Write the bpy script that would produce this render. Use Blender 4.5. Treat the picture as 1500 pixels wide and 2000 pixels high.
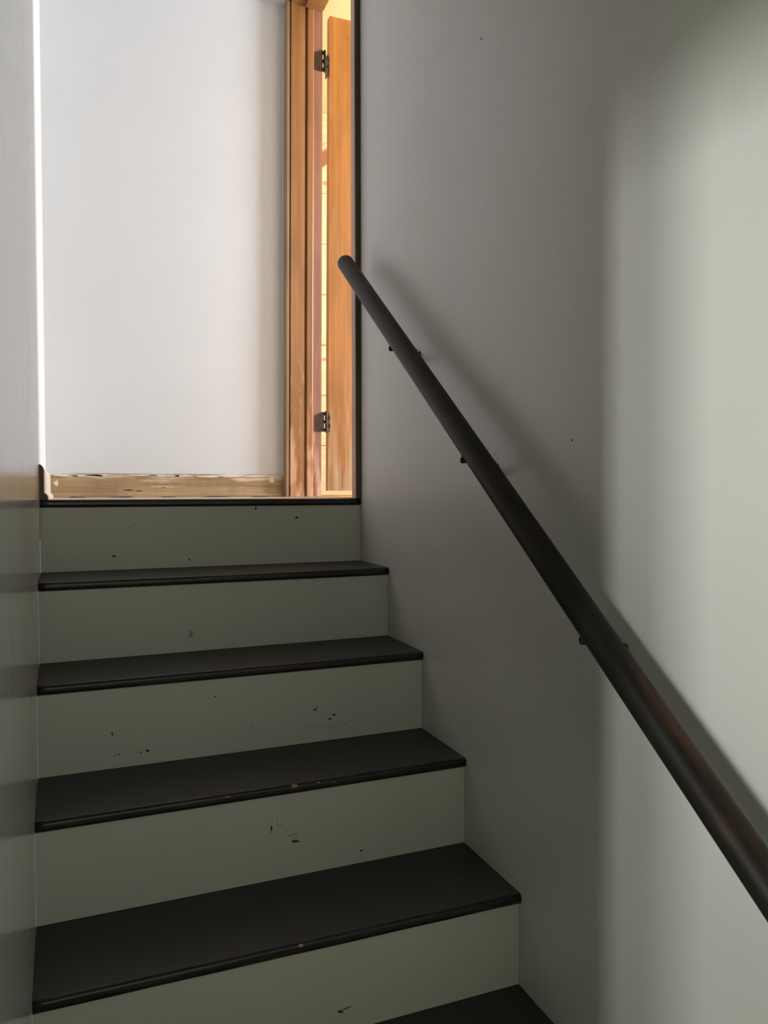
import bpy, bmesh, math, random
from mathutils import Vector, Matrix
random.seed(7)
C = bpy.context.scene.collection
for o in list(bpy.data.objects):
    bpy.data.objects.remove(o)

# ------------------------------------------------------------------ camera
cd = bpy.data.cameras.new('camera'); cam = bpy.data.objects.new('camera', cd); C.objects.link(cam)
cd.sensor_fit = 'HORIZONTAL'; cd.sensor_width = 36.0; cd.lens = 36.0 * 1471.6 / 1500.0
cd.clip_start = 0.01
YAW, PITCH, ROLL = 0.38649, -0.02545, -0.00205
f = Vector((math.sin(YAW)*math.cos(PITCH), math.cos(YAW)*math.cos(PITCH), math.sin(PITCH)))
r0 = Vector((math.cos(YAW), -math.sin(YAW), 0)); u0 = r0.cross(f)
r = math.cos(ROLL)*r0 + math.sin(ROLL)*u0; u = -math.sin(ROLL)*r0 + math.cos(ROLL)*u0
M = Matrix((r, u, -f)).transposed().to_4x4(); M.translation = Vector((0.09068, -2.1356, 0.01805))
cam.matrix_world = M
bpy.context.scene.camera = cam

# ------------------------------------------------------------------ view + world
sc = bpy.context.scene
vs = sc.view_settings
sc.display_settings.display_device = 'sRGB'
vs.view_transform = 'Standard'; vs.look = 'None'; vs.gamma = 1; vs.use_curve_mapping = False
vs.exposure = 0.0
w = bpy.data.worlds.new('world'); sc.world = w; w.use_nodes = True
w.node_tree.nodes['Background'].inputs[0].default_value = (0.75, 0.85, 0.9, 1)
w.node_tree.nodes['Background'].inputs[1].default_value = 0.3

# ------------------------------------------------------------------ lights (daylight at the windows, one bulb, an added hall fill)
def area(name, loc, look, sx, sy, power, col, spread=180):
    l = bpy.data.lights.new(name, 'AREA'); l.shape = 'RECTANGLE'; l.size = sx; l.size_y = sy
    l.energy = power; l.color = col; l.spread = math.radians(spread)
    o = bpy.data.objects.new(name, l); C.objects.link(o); o.location = loc
    d = Vector(look) - Vector(loc)
    o.rotation_euler = d.to_track_quat('-Z', 'Y').to_euler()
    return o
# daylight in the pine room: falls through the open door on the landing
area('daylight_pine_room', (2.93, -0.05, 1.25), (0.0, 0.30, 0.9), 0.85, 1.2, 128, (0.82, 0.885, 1.0))
# bulb lighting the pine wall behind the door
l = bpy.data.lights.new('bulb_light', 'POINT'); l.energy = 38; l.color = (1.0, 0.84, 0.62); l.shadow_soft_size = 0.05
o = bpy.data.objects.new('bulb_light', l); C.objects.link(o); o.location = (2.3, 1.55, 1.75)
# daylight at the window of the lower room (sky above, lawn below)
area('daylight_sidelight', (-2.72, -2.64, 0.52), (0.9, -1.3, 0.2), 0.17, 0.6, 3.4, (1.0, 1.0, 0.95), 52)
area('daylight_sky', (-2.72, -2.13, 0.52), (0.9, -1.3, 0.2), 0.42, 0.6, 4.9, (1.0, 1.0, 0.95), 52)
area('daylight_lawn', (-2.72, -2.34, -0.25), (0.9, -1.5, 0.9), 0.8, 0.7, 13, (0.84, 1.0, 0.62))
# fill light added behind the viewer for the risers, with an unseen window
area('hall_fill', (0.24, -3.22, 0.15), (0.5, 0.0, -0.6), 0.34, 0.5, 4.8, (0.97, 1.0, 0.86))

# ------------------------------------------------------------------ materials
def mat(name):
    m = bpy.data.materials.new(name); m.use_nodes = True
    nt = m.node_tree; b = nt.nodes['Principled BSDF']
    return m, nt, b
def N(nt, t, **k):
    n = nt.nodes.new(t)
    for a, v in k.items():
        if a.startswith('i_'): n.inputs[int(a[2:])].default_value = v
        else: setattr(n, a, v)
    return n
def L(nt, a, b): nt.links.new(a, b)
def coords(nt, scale=(1, 1, 1), rot=(0, 0, 0)):
    tc = N(nt, 'ShaderNodeTexCoord'); mp = N(nt, 'ShaderNodeMapping')
    mp.inputs['Scale'].default_value = scale; mp.inputs['Rotation'].default_value = rot
    L(nt, tc.outputs['Object'], mp.inputs['Vector']); return mp.outputs[0]
def noise(nt, vec, scale, detail=3, rough=.5):
    n = N(nt, 'ShaderNodeTexNoise'); n.inputs['Scale'].default_value = scale
    n.inputs['Detail'].default_value = detail; n.inputs['Roughness'].default_value = rough
    L(nt, vec, n.inputs['Vector']); return n.outputs[0]
def ramp(nt, fac, stops):
    n = N(nt, 'ShaderNodeValToRGB'); e = n.color_ramp.elements
    while len(e) < len(stops): e.new(.5)
    for x, (p, c) in zip(e, stops): x.position = p; x.color = (*c, 1)
    L(nt, fac, n.inputs[0]); return n.outputs[0]
def mix(nt, fac, a, b):
    n = N(nt, 'ShaderNodeMix', data_type='RGBA')
    for s, v in ((0, fac), (6, a), (7, b)):
        if hasattr(v, 'is_linked'): L(nt, v, n.inputs[s])
        elif s == 0: n.inputs[0].default_value = v
        else: n.inputs[s].default_value = (*v, 1)
    return n.outputs[2]
def bump(nt, b, h, strength, dist):
    n = N(nt, 'ShaderNodeBump'); n.inputs['Strength'].default_value = strength
    n.inputs['Distance'].default_value = dist
    L(nt, h, n.inputs['Height']); 
    if b.inputs['Normal'].is_linked: L(nt, b.inputs['Normal'].links[0].from_socket, n.inputs['Normal'])
    L(nt, n.outputs[0], b.inputs['Normal'])
def paint(name, c, rough=.38, streak=.0, var=.06):
    m, nt, b = mat(name)
    v = coords(nt)
    big = noise(nt, v, 1.6, 3)
    c2 = tuple(x*(1-var) for x in c)
    L(nt, ramp(nt, big, [(.3, c2), (.7, c)]), b.inputs['Base Color'])
    b.inputs['Roughness'].default_value = rough
    fine = noise(nt, v, 350, 2); bump(nt, b, fine, .25, .0006)
    if streak:
        sv = coords(nt, (14, 14, .5)); s = noise(nt, sv, 1.5, 3); bump(nt, b, s, streak, .004)
    return m
P_wall = paint('wall_paint', (.61, .61, .59), .34, .25)
P_left = paint('wall_paint_left', (.60, .61, .585), .15, .5)
P_back = paint('wall_paint_back', (.66, .665, .655), .40, .1)
P_riser = paint('riser_paint', (.57, .58, .49), .42, 0)
P_ceil = paint('ceiling_paint', (.72, .71, .69), .6)
P_cream = paint('cream_paint', (.74, .66, .53), .4)
P_room = paint('room_paint', (.74, .75, .74), .5)
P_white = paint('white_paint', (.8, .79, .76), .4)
def wood(name, dark, lite, rough=.4, axis=(60, 60, 1.6), worn=None, z0=0, z1=1, thr=.5, wax=(28, 28, 5), soft=.18):
    m, nt, b = mat(name)
    v = coords(nt, axis); g = noise(nt, v, 1.0, 5, .6)
    col = ramp(nt, g, [(.30, dark), (.70, lite)])
    blot = noise(nt, coords(nt, (5, 5, 1.4)), 2.0, 3)
    col = mix(nt, ramp(nt, blot, [(.45, (0, 0, 0)), (.65, (.45,)*3)]), col, tuple(x*.72 for x in dark))
    if worn:
        sep = N(nt, 'ShaderNodeSeparateXYZ'); L(nt, coords(nt), sep.inputs[0])
        mr = N(nt, 'ShaderNodeMapRange'); mr.inputs[1].default_value = z0; mr.inputs[2].default_value = z1
        mr.inputs[3].default_value = .32; mr.inputs[4].default_value = -.12
        L(nt, sep.outputs[2], mr.inputs[0])
        wn = noise(nt, coords(nt, wax), 1.3, 4)
        ad = N(nt, 'ShaderNodeMath', operation='ADD'); L(nt, wn, ad.inputs[0]); L(nt, mr.outputs[0], ad.inputs[1])
        col = mix(nt, ramp(nt, ad.outputs[0], [(thr, (0, 0, 0)), (thr+soft, (.9,)*3)]), col, worn)
    L(nt, col, b.inputs['Base Color']); b.inputs['Roughness'].default_value = rough
    bump(nt, b, g, .25, .001)
    return m
W_jamb = wood('varnished_jamb_wood', (.25, .105, .030), (.36, .165, .052), .38, worn=(.62, .36, .20), z0=0, z1=.8, thr=.66)
W_rebate = wood('reddish_rebate_wood', (.22, .085, .045), (.32, .145, .085), .5, worn=(.60, .38, .27), z0=0, z1=.5, thr=.7)
W_leaf = wood('door_leaf_wood', (.30, .108, .015), (.44, .178, .028), .36, worn=(.44, .31, .18), z0=0, z1=.6, thr=.50, wax=(45, 45, 3), soft=.35)
W_casing = wood('casing_wood', (.24, .15, .08), (.38, .25, .14), .45)
W_lit = wood('lit_casing_wood', (.46, .28, .20), (.60, .38, .28), .45)  # casing wood in a paler tone, so the landing face looks lit
W_shade = wood('shaded_edge_wood', (.07, .045, .02), (.12, .08, .04), .5)  # dark tone painting shade on faces turned away from the light
W_base = wood('worn_baseboard_wood', (.24, .15, .065), (.46, .31, .16), .5, axis=(2.0, 60, 60), worn=(.70, .58, .44), z0=.10, z1=-.02, thr=.74, wax=(5, 30, 45))
W_floor = wood('brightened_floor_wood', (.42, .32, .25), (.6, .48, .40), .35, axis=(2, 40, 40))  # tone lightened to stand in for strong daylight on the landing floor
W_pfloor = wood('pine_floor_wood', (.45, .28, .13), (.6, .4, .2), .4, axis=(2, 40, 40))
# dark painted treads, worn nosing
def tread_mat():
    m, nt, b = mat('dark_tread_paint')
    v = coords(nt); n1 = noise(nt, v, 6, 4)
    col = ramp(nt, n1, [(.3, (.010, .0112, .009)), (.7, (.018, .0195, .016))])
    n2 = noise(nt, coords(nt, (5, 60, 60)), 1.0, 4)
    spk = noise(nt, v, 90, 3)
    col = mix(nt, ramp(nt, spk, [(.66, (0, 0, 0)), (.74, (.35,)*3)]), col, (.032, .034, .030))
    L(nt, col, b.inputs['Base Color'])
    b.inputs['Roughness'].default_value = .50; b.inputs['Specular IOR Level'].default_value = .70
    bump(nt, b, spk, .2, .0008)
    m2, nt, b = mat('worn_nosing_paint')
    v = coords(nt, (4.5, 90, 90)); n1 = noise(nt, v, 1.0, 5, .6)
    col = ramp(nt, n1, [(.52, (.007, .006, .0055)), (.68, (.040, .026, .014)), (.78, (.11, .07, .03))])
    L(nt, col, b.inputs['Base Color']); b.inputs['Roughness'].default_value = .38
    bump(nt, b, n1, .3, .001)
    return m, m2
T_top, T_nose = tread_mat()
def solid(name, c, rough=.5, metal=0):
    m, nt, b = mat(name); v = coords(nt)
    n1 = noise(nt, v, 60, 3)
    L(nt, ramp(nt, n1, [(.35, tuple(x*.75 for x in c)), (.65, c)]), b.inputs['Base Color'])
    b.inputs['Roughness'].default_value = rough; b.inputs['Metallic'].default_value = metal
    return m
K_dark = solid('chipped_dark_wood', (.020, .014, .010), .7)
K_red = solid('chipped_reddish_wood', (.10, .035, .02), .7)
K_tan = solid('bare_wood_nick', (.38, .27, .14), .6)
K_grey = solid('scuff_grey', (.33, .34, .28), .6)
B_metal = solid('black_metal', (.012, .012, .012), .42, .3)
H_metal = solid('aged_bronze_hinge', (.06, .042, .028), .38, .7)
def rail_mat():
    m, nt, b = mat('dark_worn_handrail')
    g = noise(nt, coords(nt, (60, 60, 3)), 1.0, 4)      # object z runs along the rail
    base = ramp(nt, g, [(.3, (.009, .008, .007)), (.7, (.018, .015, .0135))])
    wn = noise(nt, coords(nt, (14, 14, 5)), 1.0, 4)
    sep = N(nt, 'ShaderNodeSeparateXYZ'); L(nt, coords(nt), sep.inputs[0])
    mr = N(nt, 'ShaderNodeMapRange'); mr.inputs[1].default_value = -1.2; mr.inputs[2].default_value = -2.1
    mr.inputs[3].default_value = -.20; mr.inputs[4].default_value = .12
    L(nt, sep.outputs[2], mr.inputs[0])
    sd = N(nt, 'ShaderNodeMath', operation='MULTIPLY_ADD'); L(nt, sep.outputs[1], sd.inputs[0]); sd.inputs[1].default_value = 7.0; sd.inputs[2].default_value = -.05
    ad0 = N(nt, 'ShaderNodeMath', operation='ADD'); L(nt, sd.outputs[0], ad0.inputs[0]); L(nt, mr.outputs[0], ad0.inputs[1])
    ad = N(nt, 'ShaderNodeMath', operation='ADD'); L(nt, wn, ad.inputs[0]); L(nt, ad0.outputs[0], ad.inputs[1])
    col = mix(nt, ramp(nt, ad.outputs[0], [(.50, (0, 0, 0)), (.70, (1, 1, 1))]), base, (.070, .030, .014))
    L(nt, col, b.inputs['Base Color']); b.inputs['Roughness'].default_value = .48; b.inputs['Specular IOR Level'].default_value = .22
    bump(nt, b, g, .15, .0008)
    return m
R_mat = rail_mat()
def pine_mat():
    m, nt, b = mat('knotty_pine_boards')
    sep = N(nt, 'ShaderNodeSeparateXYZ'); L(nt, coords(nt), sep.inputs[0])
    g = noise(nt, coords(nt, (2, 2, 45)), 1.0, 5)
    col = ramp(nt, g, [(.3, (.74, .50, .26)), (.7, (.86, .64, .38))])
    kn = noise(nt, coords(nt, (5, 5, 7)), 2.0, 1)
    col = mix(nt, ramp(nt, kn, [(.68, (0, 0, 0)), (.74, (.7,)*3)]), col, (.35, .14, .05))
    L(nt, col, b.inputs['Base Color']); b.inputs['Roughness'].default_value = .45
    return m
Pine = pine_mat()

# ------------------------------------------------------------------ geometry helpers
W0, TL, TR, TT, RR, NN = 0.88668, -0.0191, 0.00405, 0.22201, 0.19, 0.00789
def xw(y): return W0 + TR*y          # stair face of the right wall
def xl(y): return TL*y               # stair face of the left wall
def link(name, me, mats, parent=None):
    o = bpy.data.objects.new(name, me); C.objects.link(o)
    for m in (mats if isinstance(mats, (list, tuple)) else [mats]): me.materials.append(m)
    if parent: o.parent = parent
    return o
def fin(name, bm, mats, parent=None, smooth=False, recalc=True):
    if recalc: bmesh.ops.recalc_face_normals(bm, faces=bm.faces)
    if smooth:
        for fc in bm.faces: fc.smooth = True
    me = bpy.data.meshes.new(name); bm.to_mesh(me); bm.free()
    return link(name, me, mats, parent)
def hexa(bm, p, mi=0):
    """p: 8 points, bottom ring (4) then top ring (4)"""
    v = [bm.verts.new(q) for q in p]
    for q in ((0, 1, 2, 3), (4, 5, 6, 7), (0, 1, 5, 4), (1, 2, 6, 5), (2, 3, 7, 6), (3, 0, 4, 7)):
        fc = bm.faces.new([v[i] for i in q]); fc.material_index = mi
    return v
def box(bm, x0, x1, y0, y1, z0, z1, mi=0):
    return hexa(bm, [(x0, y0, z0), (x1, y0, z0), (x1, y1, z0), (x0, y1, z0),
                     (x0, y0, z1), (x1, y0, z1), (x1, y1, z1), (x0, y1, z1)], mi)
def bev(bm, w_, seg=2):
    bmesh.ops.bevel(bm, geom=list(bm.edges), offset=w_, segments=seg, affect='EDGES', clamp_overlap=True)
def extr(bm, prof, z0, z1, mi=0):
    """vertical prism from a plan outline"""
    a = [bm.verts.new((x, y, z0)) for x, y in prof]; b = [bm.verts.new((x, y, z1)) for x, y in prof]
    n = len(prof)
    fs = [bm.faces.new(a), bm.faces.new(b)]
    for i in range(n): fs.append(bm.faces.new((a[i], a[(i+1) % n], b[(i+1) % n], b[i])))
    for q in fs: q.material_index = mi
def loft(bm, ra, rb, mi=0, cap=True):
    a = [bm.verts.new(p) for p in ra]; b = [bm.verts.new(p) for p in rb]; n = len(a)
    fs = [bm.faces.new((a[i], a[(i+1) % n], b[(i+1) % n], b[i])) for i in range(n)]
    if cap: fs += [bm.faces.new(a), bm.faces.new(b)]
    for q in fs: q.material_index = mi
def cyl(bm, p0, p1, r_, seg=16, r1=None):
    p0, p1 = Vector(p0), Vector(p1); d = (p1-p0).normalized()
    a = d.orthogonal().normalized(); b = d.cross(a); r1 = r_ if r1 is None else r1
    ra = [p0 + r_*(math.cos(t)*a+math.sin(t)*b) for t in [2*math.pi*i/seg for i in range(seg)]]
    rb = [p1 + r1*(math.cos(t)*a+math.sin(t)*b) for t in [2*math.pi*i/seg for i in range(seg)]]
    loft(bm, ra, rb)
def tube(bm, pts, r_, seg=12):
    pts = [Vector(p) for p in pts]; rings = []
    up = Vector((0, 1, 0.13)).normalized()
    for i, p in enumerate(pts):
        d = (pts[min(i+1, len(pts)-1)] - pts[max(i-1, 0)]).normalized()
        a = d.cross(up).normalized(); b = d.cross(a)
        rr = r_[i] if isinstance(r_, (list, tuple)) else r_
        rings.append([bm.verts.new(p + rr*(math.cos(t)*a+math.sin(t)*b)) for t in [2*math.pi*k/seg for k in range(seg)]])
    for A, B in zip(rings, rings[1:]):
        for k in range(seg): bm.faces.new((A[k], A[(k+1) % seg], B[(k+1) % seg], B[k]))
    bm.faces.new(rings[0]); bm.faces.new(rings[-1])
def empty(name, loc=(0, 0, 0), parent=None):
    o = bpy.data.objects.new(name, None); C.objects.link(o); o.location = loc; o.empty_display_size = .1
    if parent: o.parent = parent
    return o
def tag(o, label=None, cat=None, group=None, kind=None):
    for k, v in (('label', label), ('category', cat), ('group', group), ('kind', kind)):
        if v: o[k] = v
    return o
def structure(o, label=None): return tag(o, label, None, None, 'structure')
def blob(bm, c, ax, ay, sx, sy, mi, nrm, seed, lift=.0004):
    """small irregular flat chip lying on a surface"""
    rd = random.Random(seed); n = 9; c = Vector(c); ax = Vector(ax); ay = Vector(ay); nrm = Vector(nrm)
    top = []; bot = []
    for i in range(n):
        t = 2*math.pi*i/n; k = rd.uniform(.55, 1.2)
        p = c + ax*(sx*k*math.cos(t)) + ay*(sy*k*math.sin(t))
        top.append(bm.verts.new(p + nrm*lift)); bot.append(bm.verts.new(p - nrm*.001))
    fs = [bm.faces.new(top)]
    for i in range(n): fs.append(bm.faces.new((top[i], top[(i+1) % n], bot[(i+1) % n], bot[i])))
    for q in fs: q.material_index = mi

# ------------------------------------------------------------------ setting
YD = 0.905       # back wall of the landing
CZ = 2.0         # ceiling
FZ = -7*RR       # lower floor
LOWY = -3.3
DW = .149        # wall thickness at the doorway
EY = -1.50       # where the left stair wall ends
# right wall: stair part, far stub, head piece
bm = bmesh.new()
ye = .052
hexa(bm, [(xw(LOWY), LOWY, FZ), (xw(LOWY)+DW, LOWY, FZ), (xw(ye)+DW, ye, FZ), (xw(ye), ye, FZ),
          (xw(LOWY), LOWY, CZ), (xw(LOWY)+DW, LOWY, CZ), (xw(ye)+DW, ye, CZ), (xw(ye), ye, CZ)])
hexa(bm, [(xw(.872)-.0075, .872, -.1), (xw(.872)+DW-.012, .872, -.1), (xw(YD)+DW-.012, YD+.1, -.1), (xw(YD)-.0075, YD+.1, -.1),
          (xw(.872)+.0075, .872, CZ), (xw(.872)+DW+.003, .872, CZ), (xw(YD)+DW+.003, YD+.1, CZ), (xw(YD)+.0075, YD+.1, CZ)])
for q, (y, z, s) in enumerate(((-.7892, .0970, .0016), (-.7316, .9670, .0022), (-1.0525, .1079, .0016), (-.52, -.12, .0012))):
    blob(bm, (xw(y), y, z), (0, 1, 0), (0, 0, 1), s, s*1.5, 1, (-1, 0, 0), 50+q)
structure(fin('wall_right', bm, [P_wall, K_dark]), 'grey painted stairwell wall carrying the handrail')
# left stair wall (below/before the landing) and the landing part set back 6 mm
bm = bmesh.new()
hexa(bm, [(xl(EY)-.12, EY, FZ), (xl(EY), EY, FZ), (0, 0, FZ), (-.12, 0, FZ),
          (xl(EY)-.12, EY, CZ), (xl(EY), EY, CZ), (0, 0, CZ), (-.12, 0, CZ)])
y0, y1 = LOWY, -2.75     # beyond the doorway to the lower room
hexa(bm, [(xl(y0)-.12, y0, FZ), (xl(y0), y0, FZ), (xl(y1), y1, FZ), (xl(y1)-.12, y1, FZ),
          (xl(y0)-.12, y0, CZ), (xl(y0), y0, CZ), (xl(y1), y1, CZ), (xl(y1)-.12, y1, CZ)])
hz = .56
hexa(bm, [(xl(y1)-.12, y1, hz), (xl(y1), y1, hz), (xl(EY), EY, hz), (xl(EY)-.12, EY, hz),
          (xl(y1)-.12, y1, CZ), (xl(y1), y1, CZ), (xl(EY), EY, CZ), (xl(EY)-.12, EY, CZ)])
structure(fin('wall_left', bm, P_left), 'glossy grey painted wall on the left of the stairs')
bm = bmesh.new()
hexa(bm, [(-.12, 0, -.1), (-.004, 0, -.1), (xl(YD)+.0, YD+.1, -.1), (-.12, YD+.1, -.1),
          (-.12, 0, CZ), (-.004, 0, CZ), (xl(YD)+.0, YD+.1, CZ), (-.12, YD+.1, CZ)])
structure(fin('wall_landing_left', bm, P_white), 'brightly lit white strip of wall left of the landing')
bm = bmesh.new(); box(bm, -.12, xw(YD)+.02, YD, YD+.1, -.1, CZ)
structure(fin('wall_back', bm, P_back), 'pale grey wall facing the stairs at the back of the landing')
bm = bmesh.new(); box(bm, -.2, .99, LOWY-.1, YD+.1, CZ, CZ+.1)
structure(fin('ceiling', bm, P_ceil))
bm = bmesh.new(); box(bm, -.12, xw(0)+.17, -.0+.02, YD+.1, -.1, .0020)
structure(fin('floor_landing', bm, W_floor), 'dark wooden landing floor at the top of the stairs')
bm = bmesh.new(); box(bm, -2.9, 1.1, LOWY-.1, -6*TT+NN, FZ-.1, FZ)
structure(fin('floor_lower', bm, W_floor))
# hall end wall with a small window added for the fill light
def wall_with_hole(name, axis, pos, th, a0, a1, z0, z1, h0, h1, hz0, hz1, m):
    bm = bmesh.new()
    for (p0, p1, q0, q1) in ((a0, h0, z0, z1), (h1, a1, z0, z1), (h0, h1, z0, hz0), (h0, h1, hz1, z1)):
        if axis == 'x': box(bm, pos, pos+th, p0, p1, q0, q1)
        else: box(bm, p0, p1, pos, pos+th, q0, q1)
    return structure(fin(name, bm, m))
def window(name, axis, pos, h0, h1, z0, z1, vbars, m):
    root = structure(empty(name, (pos, (h0+h1)/2, z0) if axis == 'x' else ((h0+h1)/2, pos, z0)))
    inv = Matrix.Translation(-Vector(root.location))
    bm = bmesh.new(); t = .035; d = .03
    def bx(a0, a1, q0, q1):
        if axis == 'x': box(bm, pos-d, pos+d, a0, a1, q0, q1)
        else: box(bm, a0, a1, pos-d, pos+d, q0, q1)
    bx(h0, h0+t, z0, z1); bx(h1-t, h1, z0, z1); bx(h0+t, h1-t, z0, z0+t); bx(h0+t, h1-t, z1-t, z1)
    for b_ in vbars: bx(b_-.02, b_+.02, z0+t, z1-t)
    bm.transform(inv); fin('window_frame', bm, m, root)
wall_with_hole('wall_front', 'y', LOWY-.1, .1, -.2, 1.1, FZ, CZ, .04, .44, -.15, .45, P_wall)
window('added_window_1', 'y', LOWY-.05, .04, .44, -.15, .45, [], P_white)
bpy.data.objects['hall_fill'].location.y = LOWY-.15
# lower room to the left, with the window that lights the lower part of the stairwell
wall_with_hole('wall_lower_room_left', 'x', -2.7, .1, LOWY-.1, -1.3, FZ, CZ, -2.76, -1.9, -.62, .84, P_wall)
window('window_2', 'x', -2.65, -2.76, -1.9, -.62, .84, [-2.45], P_white)
for n_ in ('daylight_sky', 'daylight_sidelight', 'daylight_lawn'): bpy.data.objects[n_].location.x = -2.78
bm = bmesh.new(); box(bm, -2.7, -.09, -1.40, -1.30, FZ, CZ)
structure(fin('wall_lower_room_back', bm, P_wall))
bm = bmesh.new(); box(bm, -2.7, -.2, LOWY-.1, LOWY, FZ, CZ)
structure(fin('wall_lower_room_front', bm, P_wall))
bm = bmesh.new(); box(bm, -2.7, -.2, LOWY-.1, -1.3, CZ, CZ+.1)
structure(fin('ceiling_lower_room', bm, P_ceil))

# pine room behind the open door
PX0, PX1, PY0, PY1, PZ = xw(0)+DW, 3.0, -1.0, 2.35, 2.35
bm = bmesh.new(); box(bm, PX0-.2, PX1+.1, PY0-.1, PY1+.1, -.1, -.0005)
# cut where landing floor is: keep only the room side
for v_ in bm.verts:
    if v_.co.x < PX0: v_.co.x = xw(0)+.1701
structure(fin('floor_pine_room', bm, W_pfloor))
def boards(bm, p, du, length, h0, h1, nrm, step=.31):
    """horizontal pine boards with grooves, outline along du"""
    p = Vector(p); du = Vector(du); nrm = Vector(nrm); z = h0
    while z < h1-1e-4:
        z2 = min(z+step, h1)
        prof = [(0, z), (.010, z+.003), (.012, z+.007), (.012, z2-.007), (.010, z2-.003), (0, z2)]
        prof = prof + [(-.02, z2), (-.02, z)]
        ra = [p + nrm*a + Vector((0, 0, b)) for a, b in prof]
        rb = [q + du*length for q in ra]
        loft(bm, ra, rb); z = z2
bm = bmesh.new(); boards(bm, (PX0-.05, PY1, 0), (1, 0, 0), PX1-PX0+.05, 0, PZ, (0, -1, 0))
structure(fin('wall_pine_back', bm, Pine), 'bright knotty pine boarding glimpsed through the gap by the hinges')
wall_with_hole('wall_room_right', 'x', PX1, .1, PY0, PY1, 0, PZ, -.52, .44, .6, 1.9, P_room)
window('window_3', 'x', PX1+.05, -.52, .44, .6, 1.9, [], P_white)
bpy.data.objects['daylight_pine_room'].location.x = PX1+.12
bm = bmesh.new(); box(bm, PX0, PX1, PY0-.1, PY0, 0, PZ); structure(fin('wall_room_front', bm, P_room))
bm = bmesh.new(); box(bm, PX0-.06, PX0, YD+.1, PY1, 0, PZ); structure(fin('wall_pine_left', bm, Pine))
bm = bmesh.new(); box(bm, PX0-.2, PX1+.1, PY0-.1, PY1+.1, PZ, PZ+.1); structure(fin('ceiling_pine_room', bm, Pine))
bm = bmesh.new(); box(bm, PX0-.15, PX0, -1.1, PY1, CZ+.1, PZ); structure(fin('wall_pine_upper', bm, Pine))

# sloped pine trim board on the far pine wall, seen as slanting lines through the gap
bm = bmesh.new()
loft(bm, [(1.30, PY1-.014, 1.84), (1.30, PY1-.034, 1.84), (1.30, PY1-.034, 1.92), (1.30, PY1-.014, 1.92)],
     [(1.80, PY1-.014, 2.26), (1.80, PY1-.034, 2.26), (1.80, PY1-.034, 2.34), (1.80, PY1-.014, 2.34)])
structure(fin('trim_1', bm, W_jamb), 'slanting pine trim board glimpsed through the door gap')

# baseboards
def base_profile(t, h, s, sh):
    """offset from wall, height: rounded-top board and quarter-round shoe"""
    p = [(0, 0), (t+s, 0)]
    for i in range(0, 7):
        a = math.pi/2*i/6; p.append((t+s*math.cos(a), sh*math.sin(a)))
    p += [(t, h*.80)]
    for i in range(1, 7):
        a = math.pi/2*i/6; p.append((t-(t-.002)*(1-math.cos(a)), h*.80+h*.2*math.sin(a)))
    p.append((0, h)); q = []
    for a in p:
        if not q or (abs(a[0]-q[-1][0])+abs(a[1]-q[-1][1])) > 1e-6: q.append(a)
    return q
pr = base_profile(.0145, .092, .0095, .017)
bm = bmesh.new()
loft(bm, [(-.003+a, .0005, .002+b) for a, b in pr], [(xl(YD)+a+.003, YD, .002+b) for a, b in pr])
for fc in bm.faces:
    if abs(fc.normal.y) > .9 or fc.calc_center_median().y < .002: fc.material_index = 1  # board end coloured dark to stand in for its shade
structure(fin('baseboard_left', bm, [P_cream, W_shade]), 'cream painted baseboard end at the left edge of the landing')
pr = base_profile(.013, .092, .012, .020)
bm = bmesh.new(); n_ = 30
x0, x1 = xl(YD)+.006, xw(YD)-.014
rd = random.Random(3)
for k in range(n_):
    xa, xb = x0+(x1-x0)*k/n_, x0+(x1-x0)*(k+1)/n_
    loft(bm, [(xa, YD-a, .002+b) for a, b in pr], [(xb, YD-a, .002+b) for a, b in pr], cap=(k in (0, n_-1)))
bmesh.ops.remove_doubles(bm, verts=bm.verts, dist=1e-5)
# cream paint left on the left end and along the top edge
for k, (x, z, a, b_, mi) in enumerate(((.020, .055, .012, .014, 1), (.06, .085, .05, .006, 1), (.17, .086, .05, .004, 1), (.33, .087, .07, .003, 1),
                                       (.48, .086, .05, .004, 1), (.66, .087, .08, .005, 1), (.83, .07, .012, .014, 1),
                                       (.12, .0845, .07, .0045, 1), (.40, .0855, .08, .0035, 1), (.57, .084, .07, .004, 1), (.75, .085, .07, .004, 1), (.09, .004, .03, .002, 2), (.24, .004, .05, .002, 2), (.42, .004, .04, .002, 2), (.60, .004, .06, .002, 2), (.77, .004, .05, .002, 2), (.27, .031, .022, .0022, 2), (.31, .028, .014, .0018, 2), (.40, .040, .01, .0015, 2))):
    blob(bm, (x, YD-(.0255 if z < .01 else .0135), z), (1, 0, 0), (0, 0, 1), a, b_, mi, (0, -1, 0), k+200)
structure(fin('baseboard_back', bm, [W_base, P_cream, K_dark]), 'worn stripped wooden baseboard along the back of the landing')

# ------------------------------------------------------------------ doorway
door = structure(empty('door_1', (xw(.45)+.07, .45, .002)), 'honey-coloured wooden door frame and open door right of the landing')
inv = Matrix.Translation(-Vector(door.location))
def dpart(name, bm, m, smooth=False, parent=None, label=None, lean=True):
    if lean:
        for v_ in bm.verts: v_.co.x += .0075*(v_.co.z-1.0)      # the old frame stands out of plumb
    bm.transform(inv); o = fin(name, bm, m, parent or door, smooth)
    if label: o['label'] = label
    return o
HZ = 1.985
YF = .850        # far jamb face towards the viewer
XF = .900        # casing ends / jamb begins
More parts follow.
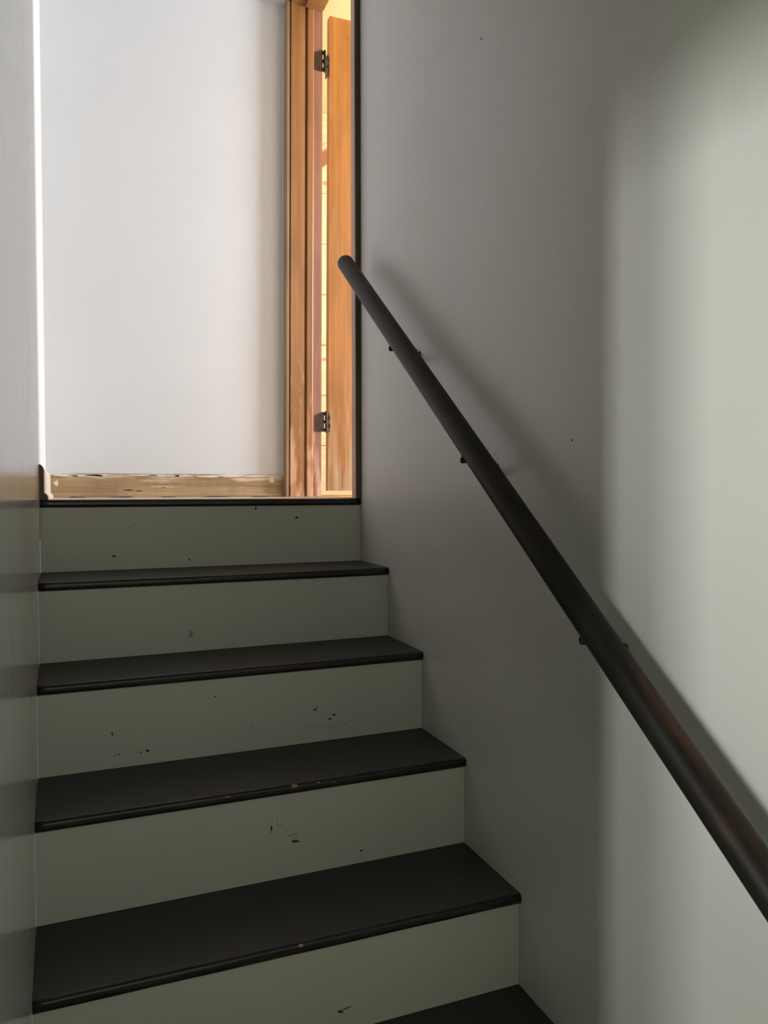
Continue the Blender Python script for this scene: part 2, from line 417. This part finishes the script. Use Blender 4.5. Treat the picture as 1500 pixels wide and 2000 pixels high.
# far casing (on the landing face of the wall) with a rounded outer edge
bm = bmesh.new(); cx = xw(.88)
extr(bm, [(cx+.001, YD-.002), (cx-.004, YD-.002), (cx-.006, YD-.005), (cx-.006, YF+.003), (cx-.004, YF), (XF-.004, YF), (XF-.004, YF+.025), (cx+.001, YF+.025)], .002, HZ+.012)
dpart('casing', bm, W_casing, label='brownish casing in the landing corner')
bm = bmesh.new()   # paint line where the wall paint meets the casing
extr(bm, [(cx-.005, YD-.0015), (cx-.0085, YD-.0015), (cx-.0085, YD-.006), (cx-.005, YD-.006)], .09, HZ+.01)
dpart('paint_line', bm, P_cream, label='ragged cream paint line on the casing')
# far jamb: board + moulded stop + rebate
bm = bmesh.new()
extr(bm, [(XF, YF+.025), (XF, YF), (.902, YF-.003), (.958, YF-.003), (.960, YF), (.960, YF+.025)], .002, HZ)
dpart('jamb_board', bm, W_jamb)
bm = bmesh.new()
extr(bm, [(.960, YF+.024), (.960, YF+.012), (.963, YF+.008), (.966, YF+.006), (.968, YF-.002), (.971, YF-.006), (.991, YF-.007), (.9945, YF-.005), (.9945, YF+.024)], .002, HZ)
dpart('door_stop', bm, W_jamb)
bm = bmesh.new(); box(bm, .9945, PX0-.002, YF+.004, YF+.024, .002, HZ)
dpart('hinge_jamb', bm, W_rebate, label='reddish worn rebate that carries the hinges')
# head
bm = bmesh.new()
box(bm, XF, .957, .055, YF-.003, HZ, HZ+.014); box(bm, .957, .9985, .055, YF-.010, HZ-.010, HZ+.014); box(bm, .9985, PX0, .055, YF, HZ-.003, HZ+.014)
dpart('head_jamb', bm, W_jamb)
# near jamb + near casing
bm = bmesh.new()
extr(bm, [(xw(0)+.004, .0525), (PX0, .0525), (PX0, .062), (.9985, .062), (.9985, .068), (.957, .068), (.957, .060), (xw(0)+.004, .060)], .002, HZ)
dpart('jamb_board', bm, W_jamb, lean=False)
bm = bmesh.new(); cx = xw(.02)
extr(bm, [(cx+.0005, .002), (cx-.0165, .002), (cx-.0185, .004), (cx-.0185, .034), (cx-.0165, .037), (cx+.006, .046), (cx+.006, .0525), (cx+.0005, .0525)], .002, CZ-.001)
for fc in bm.faces:
    if fc.calc_center_median().y < .0025 and abs(fc.normal.z) < .5: fc.material_index = 1
dpart('casing', bm, [W_lit, W_shade], label='near casing with its lit face and shaded edge put into the colour', lean=False)
bm = bmesh.new(); box(bm, cx-.008, PX0+.02, .045, YF+.003, -.02, .0045); 
dpart('threshold', bm, W_pfloor, label='bright worn threshold')
# door leaf, opened about ninety degrees into the pine room
LX, LY = 1.069, .868
leaf_loc = Vector((LX, LY, .027))
bm = bmesh.new(); LW, LH, LT = .74, 1.955, .036
st = .105
box(bm, 0, st, 0, LT, 0, LH); box(bm, LW-st, LW, 0, LT, 0, LH)
for z0_, z1_ in ((0, .20), (.92, 1.07), (LH-.115, LH)): box(bm, st, LW-st, 0, LT, z0_, z1_)
for z0_, z1_ in ((.20, .92), (1.07, LH-.115)): box(bm, st-.004, LW-st+.004, .012, LT-.012, z0_-.004, z1_+.004)
# raised grain / gouges low on the leaf
for v_ in bm.verts: v_.co = Matrix.Rotation(math.radians(-1.0), 3, 'Z') @ v_.co
for v_ in bm.verts: v_.co += leaf_loc
leaf = dpart('door_leaf', bm, W_leaf, label='orange-brown door leaf, sanded paler at the bottom')
bm = bmesh.new()
for k, (x, z, a, b_) in enumerate(((.018, .060, .0035, .055), (.064, .05, .0025, .045))):
    blob(bm, (LX+x, LY-.0004-x*.0174, .027+z), (1, 0, 0), (0, 0, 1), a, b_, 0, (0, -1, 0), k+90)
blob(bm, (LX+.076, LY-.0018, 1.905), (1, 0, 0), (0, 0, 1), .0022, .0022, 1, (0, -1, 0), 99)
dpart('wear_mark', bm, [W_casing, K_dark])
# hinges
def hinge(zc, h):
    root = empty('hinge', Vector((PX0+.010, LY-.004, zc)) - Vector(door.location), door)
    I2 = Matrix.Translation(-Vector((PX0+.010, LY-.004, zc)))
    bm = bmesh.new(); hh = h/2
    x1_, x0_ = PX0+.004, PX0-.034; yb = YF+.0035
    # leaf on the jamb with clipped upper corner
    pts = [(x1_, -hh), (x1_, hh), (x1_-.008, hh), (x0_, hh*.62), (x0_, -hh*.94), (x1_-.016, -hh)]
    ra = [(x, yb, zc+z) for x, z in pts]; rb = [(x, yb-.0025, zc+z) for x, z in pts]
    loft(bm, ra, rb); bm.transform(I2); fin('hinge_plate', bm, H_metal, root)
    bm = bmesh.new(); box(bm, LX-.003, LX+.0005, LY-.001, LY+.034, zc-hh, zc+hh); bm.transform(I2); fin('hinge_plate', bm, H_metal, root)
    for sx_, sz_ in ((-.010, .62), (-.018, .05), (-.012, -.62), (-.023, -.35)):
        bm = bmesh.new(); cyl(bm, (x1_+sx_, yb-.002, zc+hh*sz_), (x1_+sx_, yb-.0045, zc+hh*sz_), .0042, 12, .003)
        bm.transform(I2); fin('screw', bm, H_metal, root, recalc=True)
    bm = bmesh.new(); s = 5
    px, py = PX0+.0125, YF+.000
    for k in range(s):
        za, zb = zc-hh+h*k/s+.0012, zc-hh+h*(k+1)/s-.0012
        cyl(bm, (px, py, za), (px, py, zb), .0058, 14)
        if k % 2 == 0: box(bm, px-.011, px, py+.001, py+.0035, za, zb)     # to the jamb
        else: box(bm, px, px+.019, py+.001, py+.0045, za, zb)             # to the door
    cyl(bm, (px, py, zc-hh), (px, py, zc+hh), .0035, 10)
    cyl(bm, (px, py, zc+hh), (px, py, zc+hh+.004), .005, 12, .0025); cyl(bm, (px, py, zc-hh-.004), (px, py, zc-hh), .0025, 12, .005)
    bm.transform(I2); fin('hinge_barrel', bm, B_metal, root)
    return root
hinge(.312, .082); hinge(1.782, .084)

# ------------------------------------------------------------------ staircase
E_ = [(.00448, .00406, -.00207), (.00204, .00385, -.00665), (.00198, .00079, .00009), (-.00144, -.00193, .0005), (-.00387, -.00659, .00795), (.00293, 0, 0), (0, 0, 0), (0, 0, 0)]
stairs = tag(empty('staircase', (.44, -6*TT, FZ)), 'narrow staircase with grey-green risers and black treads climbing to the landing', 'staircase')
SI = Matrix.Translation(-Vector(stairs.location))
TH = .021
def ends(i):
    dz, dr, dl = E_[i]; return -i*TT+dr, -i*TT+dl, -i*RR+dz
NICK = {3: [(.4915, .0005, .008, .004), (.5423, .0, .004, .002), (.5766, -.003, .0035, .002), (.357, -.002, .010, .0015)], 4: [(.4414, 0, .005, .003)], 2: [(.332, -.003, .008, .002)]}
for i in range(0, 7):
    yr, yl_, z = ends(i)
    if i == 0: br, bl = .03, .03
    else:
        a = ends(i-1); br, bl = a[0]+NN+.012, a[1]+NN+.012
    if i == 0: z -= .0025
    prof = []
    rr_ = .008
    for k in range(7):
        t = math.pi/2*k/6; prof.append((rr_-rr_*math.sin(t), -rr_+rr_*math.cos(t)))
    for k in range(7):
        t = math.pi/2*k/6; prof.append((rr_-rr_*math.cos(t), -TH+rr_-rr_*math.sin(t)))
    q = []
    for a in prof:
        if not q or abs(a[0]-q[-1][0])+abs(a[1]-q[-1][1]) > 1e-6: q.append(a)
    prof = q
    bm = bmesh.new(); S = 48; rings = []
    rd = random.Random(i+11); wob = [0.0]
    for s in range(S): wob.append(wob[-1]*.85+rd.uniform(-1, 1)*.0003)
    for s in range(S+1):
        t = s/S; yf = yl_+(yr-yl_)*t+wob[s]; yb = bl+(br-bl)*t
        ring = [(yf+a, z+b) for a, b in prof] + [(yb, z-TH), (yb, z)]
        ring = [bm.verts.new((xl(y)+(xw(y)-xl(y))*t+(.0006 if s == 0 else -.0006 if s == S else 0), y, zz)) for y, zz in ring]
        rings.append(ring)
    n = len(rings[0]); npf = len(prof)
    for A, B in zip(rings, rings[1:]):
        for k in range(n):
            fc = bm.faces.new((A[k], A[(k+1) % n], B[(k+1) % n], B[k])); fc.smooth = k < npf-1
            fc.material_index = 1 if 1 <= k < npf-1 else 0
    bm.faces.new(rings[0]); bm.faces.new(rings[-1])
    for k, (x, dz, a, b_) in enumerate(NICK.get(i, [])):
        blob(bm, (x, yl_+(yr-yl_)*x/.88+.0010, z-.004+dz), (1, 0, 0), (0, .5, .8), a, b_, 2, (0, -.75, .5), k+i*20, .001)
    bm.transform(SI)
    fin('tread', bm, [T_top, T_nose, K_tan], stairs)
CH = {0: [(.5661, -.026, .003, .005, 0), (.6874, -.0543, .0055, .003, 0), (.1793, -.1502, .006, .003, 0), (.378, -.1668, .002, .003, 0), (.218, -.0738, .003, .004, 2), (.232, -.068, .009, .0012, 2)],
      1: [(.3489, -.3361, .006, .010, 2), (.6167, -.3015, .001, .002, 0), (.70, -.288, .001, .001, 0), (.2, -.26, .003, .001, 2)],
      2: [(.1539, -.4956, .0022, .0055, 1), (.1596, -.5427, .0018, .0018, 0), (.1668, -.5415, .002, .002, 0), (.213, -.5432, .0022, .002, 0), (.2257, -.5415, .0045, .003, 0), (.214, -.536, .001, .001, 0),
          (.3731, -.438, .0028, .0018, 0), (.371, -.443, .001, .001, 0), (.4561, -.5151, .001, .011, 2), (.605, -.4939, .006, .0024, 0), (.609, -.488, .003, .001, 0), (.652, -.5114, .0055, .0028, 0),
          (.643, -.5202, .007, .0024, 0), (.6791, -.5356, .003, .001, 0), (.63, -.5375, .055, .0005, 2), (.669, -.514, .0008, .008, 2), (.42, -.446, .003, .0008, 2), (.25, -.432, .003, .0008, 2)],
      3: [(.4452, -.6575, .0022, .005, 0), (.4441, -.6646, .002, .0016, 0), (.495, -.6924, .0095, .0026, 0), (.6386, -.7377, .004, .002, 0), (.3176, -.7225, .0012, .0012, 0), (.461, -.6539, .009, .0008, 2),
          (.4854, -.6791, .010, .0014, 2), (.496, -.684, .006, .0012, 2), (.492, -.676, .009, .0008, 2), (.4575, -.645, .0008, .006, 2), (.19, -.735, .001, .0015, 0)],
      4: [(.5159, -.9082, .006, .004, 1), (.527, -.905, .009, .0012, 1), (.66, -.87, .0008, .0008, 0)]}
for i in range(0, 7):
    yr, yl_, z = ends(i); zb = ends(i+1)[2] if i < 6 else FZ
    yr += NN; yl_ += NN
    bm = bmesh.new(); e1 = .0006; t_ = .012
    zt = z-TH-.0006; zb += .0006
    hexa(bm, [(xl(yl_)+e1, yl_, zb), (xw(yr)-e1, yr, zb), (xw(yr)-e1, yr+t_, zb), (xl(yl_)+e1, yl_+t_, zb),
              (xl(yl_)+e1, yl_, zt), (xw(yr)-e1, yr, zt), (xw(yr)-e1, yr+t_, zt), (xl(yl_)+e1, yl_+t_, zt)])
    for k, (x, zz, a, b_, mi) in enumerate(CH.get(i, [])):
        blob(bm, (x, yl_+(yr-yl_)*x/.88, zz), (1, 0, .15 if k % 2 else -.1), (0, 0, 1), a, b_, mi+1, (0, -1, 0), k+i*31+400)
    bm.transform(SI)
    fin('riser', bm, [P_riser, K_dark, K_red, K_grey], stairs)

# ------------------------------------------------------------------ handrail
SL = math.atan2(.614, .789)
dirv = Vector((0, .789, .614)).normalized()           # up the stairs
nperp = Vector((0, -.614, .789)).normalized()
A0 = Vector((0, -.047, .708))
def rail_pt(al):
    p = A0 - dirv*al + nperp*(-.0125+.0112*al); p.x = xw(p.y)-.070; return p
top = rail_pt(.012); low = rail_pt(2.45)
rail = tag(empty('handrail', top), 'long round dark brown handrail sloping down the right stairwell wall', 'handrail')
ax = (top-low).normalized()
R_ = .0236
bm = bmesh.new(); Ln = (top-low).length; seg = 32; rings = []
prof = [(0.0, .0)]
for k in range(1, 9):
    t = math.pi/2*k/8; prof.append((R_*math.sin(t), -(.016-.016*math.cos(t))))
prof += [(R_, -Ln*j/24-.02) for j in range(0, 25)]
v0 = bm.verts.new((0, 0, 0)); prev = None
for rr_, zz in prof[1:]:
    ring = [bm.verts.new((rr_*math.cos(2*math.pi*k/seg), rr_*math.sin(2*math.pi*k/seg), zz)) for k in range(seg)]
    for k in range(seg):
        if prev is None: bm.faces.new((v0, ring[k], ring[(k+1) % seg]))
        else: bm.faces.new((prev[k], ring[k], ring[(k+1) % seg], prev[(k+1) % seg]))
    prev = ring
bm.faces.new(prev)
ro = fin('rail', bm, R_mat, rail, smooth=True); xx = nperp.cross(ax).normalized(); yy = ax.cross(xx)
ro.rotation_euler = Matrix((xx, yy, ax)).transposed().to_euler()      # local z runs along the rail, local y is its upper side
def bracket(y, zp, zk):
    root = empty('bracket', Vector((xw(y), y, zp)) - top, rail)
    X = xw(y); I2 = Matrix.Translation(-Vector((X, y, zp)))
    # rail centre above the arm
    xk = X-.071
    t = (y - A0.y); al = -t/.789; c = rail_pt(al+.0)
    for _ in range(4): al += (c.y-y)/.789; c = rail_pt(al)
    under = c.z - R_/math.cos(SL)
    bm = bmesh.new(); cyl(bm, (X, y, zp-.002), (X-.004, y, zp+.001), .0175, 24, .016); cyl(bm, (X-.004, y, zp-.004), (X-.008, y, zp-.004), .009, 20, .006)
    bm.transform(I2); fin('wall_plate', bm, B_metal, root)
    bm = bmesh.new(); pts = []
    for k in range(11):
        s = k/10; pts.append((X-.004-.066*s, y, zp-.004+(under-.006-zp+.004)*(s**2.2)-.010*math.sin(math.pi*s)))
    tube(bm, pts, [.0052]*11, 12); cyl(bm, (xk, y, under-.010), (xk, y, under+.003), .0052, 14)
    bm.transform(I2); fin('arm', bm, B_metal, root, smooth=True)
    bm = bmesh.new()                                   # saddle strap under the rail
    s0 = Vector((xk, y, under)); 
    ra = []; rb = []
    for sx_, sn in ((-.002, 0), (.016, 0), (.016, -.003), (-.002, -.003)):
        ra.append(s0 - dirv*.024 + Vector((sx_, 0, 0)) + nperp*(sn+.0065)); rb.append(s0 + dirv*.024 + Vector((sx_, 0, 0)) + nperp*(sn+.0065))
    loft(bm, ra, rb); bm.transform(I2); fin('saddle', bm, B_metal, root)
    for sgn in (-1, 1):
        bm = bmesh.new(); p = s0 + Vector((.008, 0, 0)) + dirv*(.018*sgn) + nperp*.003; cyl(bm, p, p-nperp*.003, .004, 12, .0025); bm.transform(I2); fin('screw', bm, B_metal, root)
    bm = bmesh.new(); cyl(bm, (xk-.001, y, zk-.007), (xk-.001, y, zk-.0045), .0045, 14, .0068); cyl(bm, (xk-.001, y, zk-.0045), (xk-.001, y, zk+.004), .0068, 14); cyl(bm, (xk-.001, y, zk+.004), (xk-.001, y, under+.004), .0045, 12); bm.transform(I2); fin('bolt', bm, B_metal, root)
    for sgn in (-1, 1):
        bm = bmesh.new(); cyl(bm, (X-.003, y, zp-.002+.012*sgn), (X-.0065, y, zp-.002+.012*sgn), .0035, 10, .0025); bm.transform(I2); fin('screw', bm, B_metal, root)
    return root
bracket(-.4105, .3648, .3751); bracket(-.7892, .0706, .0842); bracket(-1.1816, -.2243, -.209)
